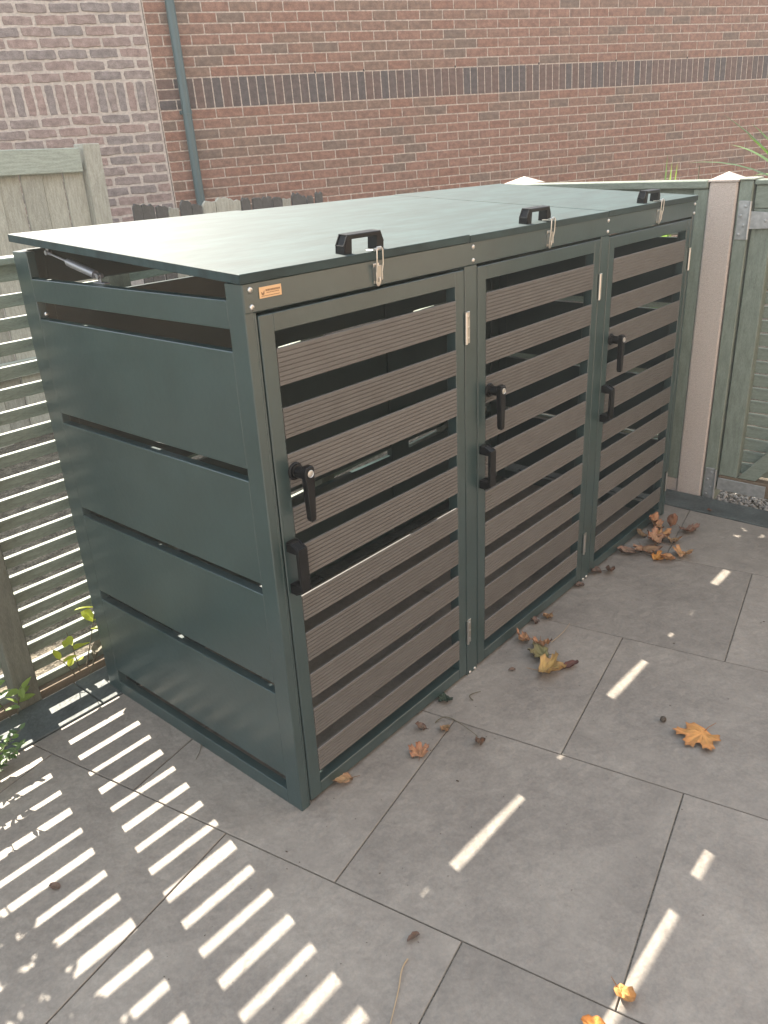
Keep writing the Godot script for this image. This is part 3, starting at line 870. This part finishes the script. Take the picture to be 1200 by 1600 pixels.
	var p0 := Vector3(0.026, 1.226, -0.700)
	var p1 := Vector3(0.026, 1.184, -0.500)
	var dirv := (p1 - p0).normalized()
	add_tube(gs, PackedVector3Array([p0 + dirv * 0.010, p0 + dirv * 0.090]), 0.0028, 10)
	add_tube(gs, PackedVector3Array([p0 + dirv * 0.085, p0 + dirv * 0.088, p1 - dirv * 0.014]), 0.0088, 14)
	add_tube(gs, PackedVector3Array([p0 + Vector3(-0.006, 0, 0), p0 + Vector3(0.008, 0, 0)]), 0.0055, 10)
	add_tube(gs, PackedVector3Array([p1 + Vector3(-0.006, 0, 0), p1 + Vector3(0.008, 0, 0)]), 0.0055, 10)
	add_tube(gs, PackedVector3Array([p0, p0 + dirv * 0.014]), 0.0042, 8)
	add_tube(gs, PackedVector3Array([p1, p1 - dirv * 0.016]), 0.0042, 8)
	add_span(gs, p1 + Vector3(-0.004, -0.0155, -0.022), p1 + Vector3(0.010, -0.0125, 0.022), 0.0006)
	add_span(gs, p1 + Vector3(-0.001, -0.0125, -0.006), p1 + Vector3(0.001, 0.004, 0.006), 0.0004)
	add_span(gs, p0 + Vector3(-0.001, -0.004, -0.005), p0 + Vector3(0.001, 0.024, 0.005), 0.0004)
	put("gas_strut", gs.commit(), M.gas, s)
	screw(s, 0.010, 1.088, -0.735)
	# maker's plate
	var bm := box(Vector3(0.053, 0.0195, 0.0016), 0.0003)
	var badge := put("maker_plate", bm, mat(lin(0.62, 0.45, 0.29), 0.34, 0.85), s, at(0.063, 1.1787, 0.0024))
	var pr := start()
	# a small leaf-like bird emblem and three rows of tiny marks
	add_prism(pr, pv([-0.0225, 0.0015, -0.0215, -0.0030, -0.0185, -0.0052, -0.0150, -0.0030, -0.0145, 0.0040, -0.0160, 0.0020, -0.0175, 0.0000, -0.0190, -0.0012, -0.0200, 0.0004]), 0.0003, at(0, 0, 0.0009))
	var x := -0.0115
	while x < 0.0225:
		var w := rng.randf_range(0.0014, 0.0026)
		if rng.randf() < 0.88: add_box(pr, Vector3(w, 0.0034, 0.0003), 0.0, at(x + w / 2, 0.0030, 0.0009))
		x += w + 0.0007
	x = -0.0095
	while x < 0.021:
		var w := rng.randf_range(0.0010, 0.0018)
		add_box(pr, Vector3(w, 0.0016, 0.0003), 0.0, at(x + w / 2, -0.0012, 0.0009))
		x += w + 0.0009
	x = -0.022
	while x < 0.0215:
		var w := rng.randf_range(0.0008, 0.0015)
		add_box(pr, Vector3(w, 0.0013, 0.0003), 0.0, at(x + w / 2, -0.0062, 0.0009))
		x += w + 0.0006
	put("engraving", pr.commit(), mat(lin(0.22, 0.13, 0.07), 0.6), badge)

# ---------------------------------------------------------------- plants
func blade(st: SurfaceTool, base: Vector3, dir: Vector3, length: float, width: float, droop: float, seg := 7) -> void:
	var side := dir.cross(Vector3.UP).normalized()
	if side.length() < 0.1: side = Vector3.RIGHT
	var pts := []
	var p := base
	var d := dir.normalized()
	for k in seg + 1:
		var t := float(k) / seg
		var w := width * (0.55 + 0.9 * t) * (1.0 - pow(t, 2.2)) * 1.15
		pts.append([p - side * w / 2 + d.cross(side) * w * 0.18, p, p + side * w / 2 + d.cross(side) * w * 0.18])
		p += d * length / seg
		d = (d + Vector3.DOWN * droop / seg).normalized()
	for k in seg:
		for e in 2:
			var a: Vector3 = pts[k][e]
			var b: Vector3 = pts[k][e + 1]
			var c: Vector3 = pts[k + 1][e + 1]
			var f: Vector3 = pts[k + 1][e]
			var far := (a + c) * 0.5 - Vector3(0, 1, 0.2)
			tri(st, a, b, c, far); tri(st, a, c, f, far)

func leaf(st: SurfaceTool, base: Vector3, dir: Vector3, nrm: Vector3, length: float, width: float) -> void:
	var d := dir.normalized()
	var sd := d.cross(nrm).normalized()
	var n := sd.cross(d).normalized()
	var t := [0.0, 0.25, 0.55, 0.82, 1.0]
	var w := [0.08, 0.42, 0.5, 0.28, 0.0]
	var rows := []
	for k in 5:
		var c: Vector3 = base + d * length * t[k] - n * length * 0.16 * t[k] * t[k]
		rows.append([c - sd * width * w[k] + n * width * 0.12 * w[k] * 2, c, c + sd * width * w[k] + n * width * 0.12 * w[k] * 2])
	for k in 4:
		for e in 2:
			var far: Vector3 = rows[k][1] - n * 0.5
			tri(st, rows[k][e], rows[k][e + 1], rows[k + 1][e + 1], far)
			tri(st, rows[k][e], rows[k + 1][e + 1], rows[k + 1][e], far)

func sprig(parent: Node, base: Vector3, tip: Vector3, leaves: int, size: float, m: Material, seed_: int, from := 0.2) -> void:
	var r := RandomNumberGenerator.new()
	r.seed = seed_
	var st := start()
	var mid := (base + tip) * 0.5 + Vector3(r.randf_range(-0.02, 0.02), 0.02, r.randf_range(-0.02, 0.02))
	var pts := PackedVector3Array()
	for k in 6:
		var t := k / 5.0
		pts.append(base.lerp(mid, t).lerp(mid.lerp(tip, t), t))
	add_tube(st, pts, 0.0022, 5, 0.0010)
	put("stem", st.commit(), M.stem, parent)
	var ls := start()
	for k in leaves:
		var t := lerpf(from, 1.0, (k + r.randf()) / leaves)
		var p := base.lerp(mid, t).lerp(mid.lerp(tip, t), t)
		var a := r.randf() * TAU
		var d := Vector3(cos(a), r.randf_range(-0.1, 0.9), sin(a))
		leaf(ls, p, d, Vector3(r.randf_range(-0.5, 0.5), 1, r.randf_range(-0.5, 0.5)), size * r.randf_range(0.65, 1.2), size * r.randf_range(0.4, 0.6))
	put("foliage", ls.commit(), m, parent)

func plants() -> void:
	# two sword-leaved plants beyond the side fence
	var big := thing("spiky_plant", "large spiky plant with arching sword leaves beyond the side fence by the gate", "plant", at(4.15, 0.0, -0.40))
	var st := start()
	add_tube(st, PackedVector3Array([Vector3(0, -0.1, 0), Vector3(0.02, 0.5, 0.01), Vector3(0.05, 1.05, 0.18)]), 0.055, 10, 0.04)
	put("trunk", st.commit(), M.stem, big)
	for k in 46:
		var bl := start()
		var a := k * 2.399
		var el := lerpf(1.10, -0.45, k / 46.0) + rng.randf_range(-0.1, 0.1)
		var dir := Vector3(cos(a) * cos(el), sin(el), sin(a) * cos(el))
		blade(bl, Vector3(0.05, 1.08, 0.18) + dir * 0.03, dir, rng.randf_range(0.45, 0.66), 0.036, rng.randf_range(0.3, 0.8))
		put("blade", bl.commit(), M["leaf%d" % [3, 3, 1, 3][k % 4]], big)
	var small := thing("spiky_plant", "upright clump of green blades showing just above the side fence rail", "plant", at(3.55, 0, -0.77))
	for k in 9:
		var bl := start()
		var a := k * 2.1
		var el := 1.53 - 0.012 * k
		blade(bl, Vector3(cos(a) * 0.022, 0.0, sin(a) * 0.022), Vector3(cos(a) * cos(el), sin(el), sin(a) * cos(el)), [1.33, 1.30, 1.27, 1.24, 1.30, 1.2, 1.1, 1.0, 1.22][k], 0.034, 0.01)
		put("blade", bl.commit(), M["leaf%d" % (0 if k % 3 == 1 else 1)], small)
	var twig := thing("bare_stem", "thin brown plant stem rising above the side fence rail left of the concrete post", "plant", at(3.32, 0, -0.48))
	st = start()
	add_tube(st, PackedVector3Array([Vector3(0, -0.05, 0), Vector3(0.01, 0.7, 0), Vector3(-0.01, 1.10, 0.01), Vector3(0.005, 1.275, 0.0)]), 0.005, 6, 0.003)
	put("stem", st.commit(), M.stem, twig)
	# sunlit weed behind the lowest slats
	var weed := thing("weed", "yellow green sunlit weed growing through the foot of the slatted fence", "plant", at(0.0, 0, -0.95))
	sprig(weed, Vector3(-0.02, 0.0, 0.0), Vector3(-0.04, 0.16, 0.02), 5, 0.050, M.lime_leaf, 3)
	sprig(weed, Vector3(0.0, 0.0, 0.0), Vector3(0.07, 0.20, 0.01), 5, 0.055, M.lime_leaf, 4, 0.5)
	sprig(weed, Vector3(-0.04, 0.0, 0.01), Vector3(-0.09, 0.10, 0.03), 3, 0.040, M.lime_leaf, 5, 0.4)
	sprig(weed, Vector3(0.0, -0.01, 0.02), Vector3(0.02, 0.09, 0.03), 4, 0.050, M.stem, 6, 0.3)
	var wl := thing("weed", "small green shoot at the foot of the fence post beside the slate edging", "plant", at(-0.24, 0, -0.905))
	sprig(wl, Vector3(0, 0, 0), Vector3(0.02, 0.10, 0.03), 6, 0.050, M.leaf2, 7)
	sprig(wl, Vector3(-0.02, 0, 0), Vector3(-0.06, 0.13, 0.02), 6, 0.050, M.leaf0, 8)
	var bush := thing("low_bush", "small leafed green bush lying over the slate edging at the left edge", "plant", at(-0.385, 0, -0.69))
	for k in 9:
		var a := k * 0.9
		sprig(bush, Vector3(-0.06, 0.0, 0.0), Vector3(-0.04 + 0.11 * cos(a), 0.06 + 0.045 * (k % 3), 0.09 * sin(a)), 22, 0.022, M["leaf%d" % [1, 3, 0][k % 3]], 20 + k, 0.15)
	# shrub outside the left edge, behind the fence: its leaves break up the stripes of sun
	var shrub := thing("shrub", "leafy green shrub behind the slatted fence left of the bin store", "shrub", at(-0.55, 0, -1.32))
	for k in 40:
		var tip := Vector3(rng.randf_range(-0.45, 0.36), rng.randf_range(0.86, 1.55), rng.randf_range(-0.20, 0.16))
		sprig(shrub, Vector3(rng.randf_range(-0.1, 0.1), 0.0, 0.0), tip, 40, 0.048, M["leaf%d" % [0, 1, 3][k % 3]], 60 + k, 0.66)
	var added_shrub := thing("shrub", "unseen shrub added to stop sun stripes, behind the far end of the bin store", "shrub", at(2.45, 0, -1.20))  # unseen, added to keep sun off the ground beside the store
	for k in 60:
		var tip := Vector3(rng.randf_range(-0.40, 0.36), rng.randf_range(0.70, 1.19), rng.randf_range(-0.14, 0.13))
		sprig(added_shrub, Vector3(rng.randf_range(-0.2, 0.2), 0.0, 0.0), tip, 44, 0.075, M["leaf%d" % [1, 3][k % 2]], 160 + k, 0.45)

# ---------------------------------------------------------------- fallen leaves
func maple_outline() -> Array:
	var half := [[0.0, 0.96], [0.07, 0.83], [0.20, 0.80], [0.19, 0.66], [0.24, 0.56], [0.36, 0.62], [0.46, 0.74], [0.53, 0.64], [0.70, 0.63], [0.63, 0.48], [0.68, 0.36], [0.55, 0.29], [0.46, 0.18], [0.53, 0.09], [0.63, 0.0], [0.52, -0.08], [0.46, -0.22], [0.24, -0.17], [0.05, -0.20]]
	var pts := []
	for p in half: pts.append(Vector2(p[0], p[1]))
	for k in range(half.size() - 1, 0, -1): pts.append(Vector2(-half[k][0], half[k][1]))
	return pts

func oval_outline() -> Array:
	var pts := []
	for k in 18:
		var a := TAU * k / 18
		pts.append(Vector2(sin(a) * 0.42 * (1.0 - 0.2 * cos(a)) * (1.0 + 0.06 * (k % 2)), 0.35 + cos(a) * 0.65))
	return pts

# curl: how far the rim lifts; fold: the leaf shuts along its midrib; roll: bends along its length
func fallen(label: String, x: float, z: float, size: float, turn: float, col: Color, shape := "maple", curl := 0.1, fold := 0.0, roll := 0.0, stalk := 0.6, seed_ := 1, lean := Vector3.ZERO, lift := 0.0) -> void:
	var r := RandomNumberGenerator.new()
	r.seed = seed_ * 13 + 5
	var out: Array = maple_outline() if shape == "maple" else oval_outline()
	var rings := [0.0, 0.3, 0.6, 0.85, 1.0]
	var st := start()
	var nn := FastNoiseLite.new()
	nn.seed = seed_; nn.frequency = 2.2
	var bend := func(p: Vector2, t: float) -> Vector3:
		var y := curl * pow(p.length(), 2.0) * 0.42 + nn.get_noise_2d(p.x, p.y) * 0.35 * (0.25 + curl)
		y -= 0.03 * maxf(0.0, 1.0 - absf(p.x) * 12.0)
		var v := Vector3(p.x, y, -p.y)
		if fold != 0.0:
			var fa := fold * (1.0 if p.x > 0 else -1.0)
			v = Vector3(p.x * cos(fa), y + absf(p.x) * sin(absf(fold)), -p.y)
		if roll != 0.0:
			var a := -v.z * roll
			var R := 1.0 / roll
			v = Vector3(v.x, R - (R - v.y) * cos(a), -(R - v.y) * sin(a))
		return v * size * 1.35
	var grid := []
	var cols := []
	for q in rings.size():
		var row := []
		var crow := []
		for k in out.size():
			var p: Vector2 = out[k] * rings[q]
			row.append(bend.call(p, rings[q]))
			var tone := 1.0 + nn.get_noise_2d(p.x * 3.0 + 9.0, p.y * 3.0) * 0.55
			if rings[q] == 1.0: tone *= r.randf_range(0.45, 0.85)
			crow.append(Color(col.r * tone, col.g * tone * (0.92 if rings[q] > 0.8 else 1.0), col.b * tone))
		grid.append(row); cols.append(crow)
	var n := out.size()
	for q in rings.size() - 1:
		for k in n:
			var k2 := (k + 1) % n
			for f in [[[q, k], [q + 1, k], [q + 1, k2]], [[q, k], [q + 1, k2], [q, k2]]]:
				var a: Vector3 = grid[f[0][0]][f[0][1]]
				var b: Vector3 = grid[f[1][0]][f[1][1]]
				var c: Vector3 = grid[f[2][0]][f[2][1]]
				if (b - a).cross(c - a).length_squared() < 1e-16: continue
				for v in f:
					st.set_color(cols[v[0]][v[1]])
					st.set_smooth_group(1)
					st.add_vertex(grid[v[0]][v[1]])
	st.generate_normals()
	if stalk > 0.0:
		var tube := start()
		var e := -stalk
		tube.set_color(Color(col.r * 0.5, col.g * 0.42, col.b * 0.4))
		add_tube(tube, PackedVector3Array([Vector3(0, 0.01, 0.15) * size, Vector3(0.02, 0.03, 0.15 - e * 0.4) * size, Vector3(-0.05 * stalk, 0.05, 0.15 - e) * size]), 0.0011, 5, 0.0007)
		st.append_from(tube.commit(), 0, Transform3D())
	var mesh := st.commit()
	var b := Basis(Vector3.UP, turn) * Basis.from_euler(lean)
	var lowest := 1e9
	var vs: PackedVector3Array = mesh.surface_get_arrays(0)[Mesh.ARRAY_VERTEX]
	for v in vs: lowest = minf(lowest, (b * v).y)
	var o := put("fallen_leaf", mesh, M.dead, self, Transform3D(b, Vector3(x, 0.0012 - lowest + lift, z)))
	tag(o, label, "leaf", "fallen leaves")

func twig(called: String, label: String, pts: Array, r: float, m: Material, category := "twig") -> void:
	var c := Curve3D.new()
	for p in pts: c.add_point(Vector3(p[0], p[1], p[2]))
	for k in range(1, pts.size() - 1):
		var t: Vector3 = (c.get_point_position(k + 1) - c.get_point_position(k - 1)) * 0.2
		c.set_point_in(k, -t); c.set_point_out(k, t)
	c.bake_interval = 0.008
	var st := start()
	add_tube(st, c.get_baked_points(), r, 6, r * 0.6)
	var o := put(called, st.commit(), m)
	tag(o, label, category)

func fallen_leaves() -> void:
	var orange := Color(0.50, 0.24, 0.07)
	var bright := Color(0.56, 0.24, 0.05)
	var brown := Color(0.33, 0.20, 0.095)
	var dark := Color(0.13, 0.085, 0.060)
	var red := Color(0.40, 0.215, 0.105)
	var tan_ := Color(0.42, 0.27, 0.145)
	var olive := Color(0.45, 0.285, 0.095)
	var green := Color(0.17, 0.155, 0.065)
	fallen("flat orange maple leaf lying alone on the open paving right of the sun patches", 0.818, 0.625, 0.060, 1.35, orange, "maple", 0.10, 0.0, 0.0, 0.75, 2)
	fallen("curled orange leaf in the lowest patch of sun near the bottom edge", 0.050, 0.768, 0.030, 2.7, orange, "oval", 0.55, 0.35, 0.5, 0.8, 3)
	fallen("orange leaf cut off by the bottom edge of the photo", -0.034, 0.772, 0.028, 0.4, bright, "oval", 0.45, 0.2, 0.4, 0.0, 4)
	fallen("yellowish folded maple leaf in front of the middle door", 0.815, 0.165, 0.058, 3.6, olive, "maple", 0.45, 0.5, 0.7, 0.7, 5)
	fallen("dull green leaf lying behind the yellowish folded maple leaf", 0.885, 0.128, 0.045, 0.6, green, "maple", 0.4, 0.2, 0.5, 0.8, 6)
	fallen("reddish brown curled leaf against the middle door's bottom rail", 0.925, 0.040, 0.036, 1.0, red, "maple", 0.7, 0.3, 0.9, 0.0, 7)
	fallen("red brown crumpled leaf between the reddish curled leaf and the yellowish leaf", 0.930, 0.090, 0.036, 2.2, red, "maple", 0.8, 0.4, 0.9, 0.9, 8)
	fallen("small dark crumpled leaf nearest the hinge side of the middle door", 1.029, 0.016, 0.024, 0.3, dark, "oval", 0.8, 0.4, 0.7, 0.0, 9)
	fallen("dark brown curled leaf under the middle door beyond the reddish pair", 1.085, 0.028, 0.030, 1.7, brown, "oval", 0.7, 0.3, 0.6, 1.0, 10)
	fallen("narrow dark red leaf with long stalk right of the yellowish folded leaf", 0.868, 0.212, 0.030, 4.2, Color(0.10, 0.04, 0.03), "oval", 0.4, 0.7, 0.3, 1.6, 11)
	fallen("tiny dark leaf scrap left of the yellowish folded leaf", 0.771, 0.092, 0.013, 0.9, dark, "oval", 0.3, 0.3, 0.0, 0.0, 12)
	fallen("small orange brown cupped leaf on the paving before the left door", 0.312, 0.101, 0.030, 5.4, Color(0.38, 0.19, 0.095), "maple", 0.85, 0.2, 0.6, 0.6, 13)
	fallen("dark brown shrivelled leaf close to the left door's hinge corner", 0.403, 0.045, 0.022, 0.5, dark, "oval", 0.8, 0.5, 0.8, 0.5, 14)
	fallen("grey brown cupped leaf beside the shrivelled dark leaf", 0.440, 0.086, 0.024, 2.5, brown, "oval", 0.8, 0.3, 0.6, 0.0, 15)
	fallen("dried leaf ball at the end of a long curved stalk", 0.451, 0.191, 0.026, 2.2, Color(0.13, 0.08, 0.05), "oval", 0.9, 0.5, 0.9, 0.0, 16)
	fallen("brown leaf wedged under the left door's bottom rail", 0.138, 0.016, 0.034, 1.1, brown, "oval", 0.4, 0.5, 0.3, 0.8, 17)
	fallen("dark green leaf scrap at the foot of the post between left and middle doors", 0.543, 0.018, 0.028, 1.4, Color(0.022, 0.040, 0.022), "maple", 0.4, 0.2, 0.3, 0.0, 18)
	fallen("dark curled leaf at the foot of the post between middle and right doors", 1.445, 0.014, 0.040, 0.8, dark, "oval", 0.6, 0.5, 0.7, 0.6, 19)
	fallen("hollow dark leaf just in front of the post between middle and right doors", 1.477, 0.048, 0.032, 2.0, Color(0.12, 0.07, 0.045), "oval", 0.8, 0.4, 0.7, 0.4, 20)
	fallen("dark leaf sliver under the middle door's far corner", 1.328, 0.016, 0.026, 0.9, dark, "oval", 0.4, 0.6, 0.2, 0.0, 21)
	# the drift before the right door
	fallen("big brown crumpled leaf at the back of the drift by the right door", 1.915, 0.036, 0.052, 0.4, Color(0.36, 0.19, 0.09), "maple", 0.7, 0.3, 0.6, 0.0, 22, Vector3(0.5, 0, 0))
	fallen("dark red brown leaf standing upright in the drift", 1.945, 0.078, 0.040, 2.2, Color(0.27, 0.14, 0.08), "oval", 0.4, 0.6, 0.2, 0.0, 23, Vector3(1.1, 0, 0.2))
	fallen("pale curled leaf leaning on the right door's bottom rail", 1.808, 0.020, 0.036, 1.2, tan_, "oval", 0.7, 0.4, 0.6, 0.0, 24, Vector3(0.4, 0, 0))
	fallen("orange brown cupped leaf in the middle of the drift", 1.820, 0.067, 0.052, 3.0, Color(0.46, 0.235, 0.09), "maple", 0.7, 0.2, 0.5, 0.6, 25)
	fallen("brown folded leaf right of the orange brown cupped leaf", 1.831, 0.130, 0.040, 1.9, brown, "maple", 0.6, 0.5, 0.6, 0.5, 26)
	fallen("long flat brown leaf at the near side of the drift", 1.705, 0.072, 0.058, 2.4, Color(0.34, 0.20, 0.11), "maple", 0.35, 0.2, 0.3, 0.8, 27)
	fallen("dark flat leaf nearest the right door on the near side of the drift", 1.655, 0.045, 0.042, 0.7, Color(0.22, 0.14, 0.09), "oval", 0.4, 0.3, 0.3, 0.5, 28)
	fallen("bright orange leaf at the front of the drift", 1.659, 0.134, 0.036, 3.8, bright, "maple", 0.35, 0.3, 0.4, 0.0, 29)
	fallen("brown folded leaf right of the bright orange leaf", 1.690, 0.182, 0.042, 1.0, Color(0.40, 0.21, 0.09), "oval", 0.5, 0.5, 0.5, 0.0, 30)
	fallen("tan leaf folded like a tent at the right end of the drift", 1.750, 0.206, 0.048, 1.6, Color(0.44, 0.25, 0.11), "maple", 0.4, 0.55, 0.3, 0.0, 31)
	fallen("dark ragged leaf at the far right of the drift", 1.945, 0.135, 0.046, 2.7, Color(0.24, 0.13, 0.08), "maple", 0.6, 0.4, 0.5, 1.0, 32)
	fallen("thin brown leaf bridging the middle of the drift", 1.760, 0.100, 0.046, 0.2, Color(0.32, 0.18, 0.10), "maple", 0.6, 0.3, 0.4, 0.8, 33, Vector3(0.3, 0, 0.2), 0.012)
	fallen("small brown leaf on the slate edging below the concrete post", 2.175, 0.146, 0.016, 1.0, Color(0.12, 0.055, 0.035), "oval", 0.6, 0.4, 0.4, 0.0, 34, Vector3.ZERO, 0.005)
	fallen("dark triangular leaf scrap among the stripes of sun", -0.474, -0.259, 0.015, 0.4, dark, "oval", 0.3, 0.3, 0.0, 0.0, 35)
	fallen("narrow dark leaf on the paving near the bottom middle", -0.090, 0.412, 0.017, 1.3, dark, "oval", 0.2, 0.9, 0.0, 0.0, 36)
	# stalks
	twig("dry_stalk", "long pale curved dry stalk at the bottom of the photo", [[-0.139, 0.003, 0.429], [-0.165, 0.006, 0.436], [-0.20, 0.004, 0.456], [-0.262, 0.003, 0.487]], 0.0016, M.straw, "stalk")
	twig("dry_stalk", "dark curved stalk leading to the dried leaf ball", [[0.440, 0.004, 0.055], [0.468, 0.012, 0.070], [0.470, 0.010, 0.120], [0.458, 0.008, 0.180]], 0.0014, M.stem, "stalk")
	twig("dry_stalk", "thin pale stalk among the reddish leaves by the middle door", [[0.955, 0.006, 0.110], [1.02, 0.012, 0.115], [1.09, 0.003, 0.100]], 0.0011, M.straw, "stalk")
	twig("twig", "small bent dark twig before the post between left and middle doors", [[0.580, 0.003, 0.080], [0.590, 0.006, 0.062], [0.625, 0.004, 0.075]], 0.0015, M.stem)
	twig("twig", "dark feathery twig on the paving by the left end panel", [[0.000, 0.003, -0.430], [0.014, 0.005, -0.405], [-0.010, 0.003, -0.370], [-0.045, 0.003, -0.345]], 0.0012, M.stem)
	var st := start()
	add_lathe(st, [Vector2(0.0, 0.0), Vector2(0.006, 0.0015), Vector2(0.0085, 0.006), Vector2(0.0075, 0.011), Vector2(0.004, 0.0145), Vector2(0.0, 0.0155)], 12)
	tag(put("seed_case", st.commit(), textured(lin(0.10, 0.075, 0.055), 0.8, M.pebble.albedo_texture, 60.0), self, turned(0.809, 0.0005, 0.525, Vector3(0, 0, 0.1))), "small round brown seed case left of the flat orange maple leaf", "seed")
	# crumbs of leaf and grit too small to tell apart
	var mm := MultiMesh.new()
	mm.transform_format = MultiMesh.TRANSFORM_3D
	mm.mesh = box(Vector3(1, 0.35, 0.4), 0.1)
	mm.instance_count = 150
	for k in 150:
		var sz := rng.randf_range(0.001, 0.0035) * (2.0 if rng.randf() < 0.12 else 1.0)
		var px := rng.randf_range(-0.5, 2.1)
		var pz := absf(rng.randfn(0.0, 0.35)) + 0.01
		if k > 110: pz = rng.randf_range(0.0, 1.0)
		mm.set_instance_transform(k, Transform3D(Basis(Vector3.UP, rng.randf() * TAU).scaled(Vector3.ONE * sz), Vector3(px, sz * 0.2 + 0.0006, pz)))
	var mi := MultiMeshInstance3D.new()
	mi.name = "leaf_crumbs"
	mi.multimesh = mm
	mi.material_override = M.crumb
	mi.set_meta("kind", "stuff")
	tag(mi, "dark crumbs of leaf and grit scattered over the paving", "debris")
	add_child(mi)
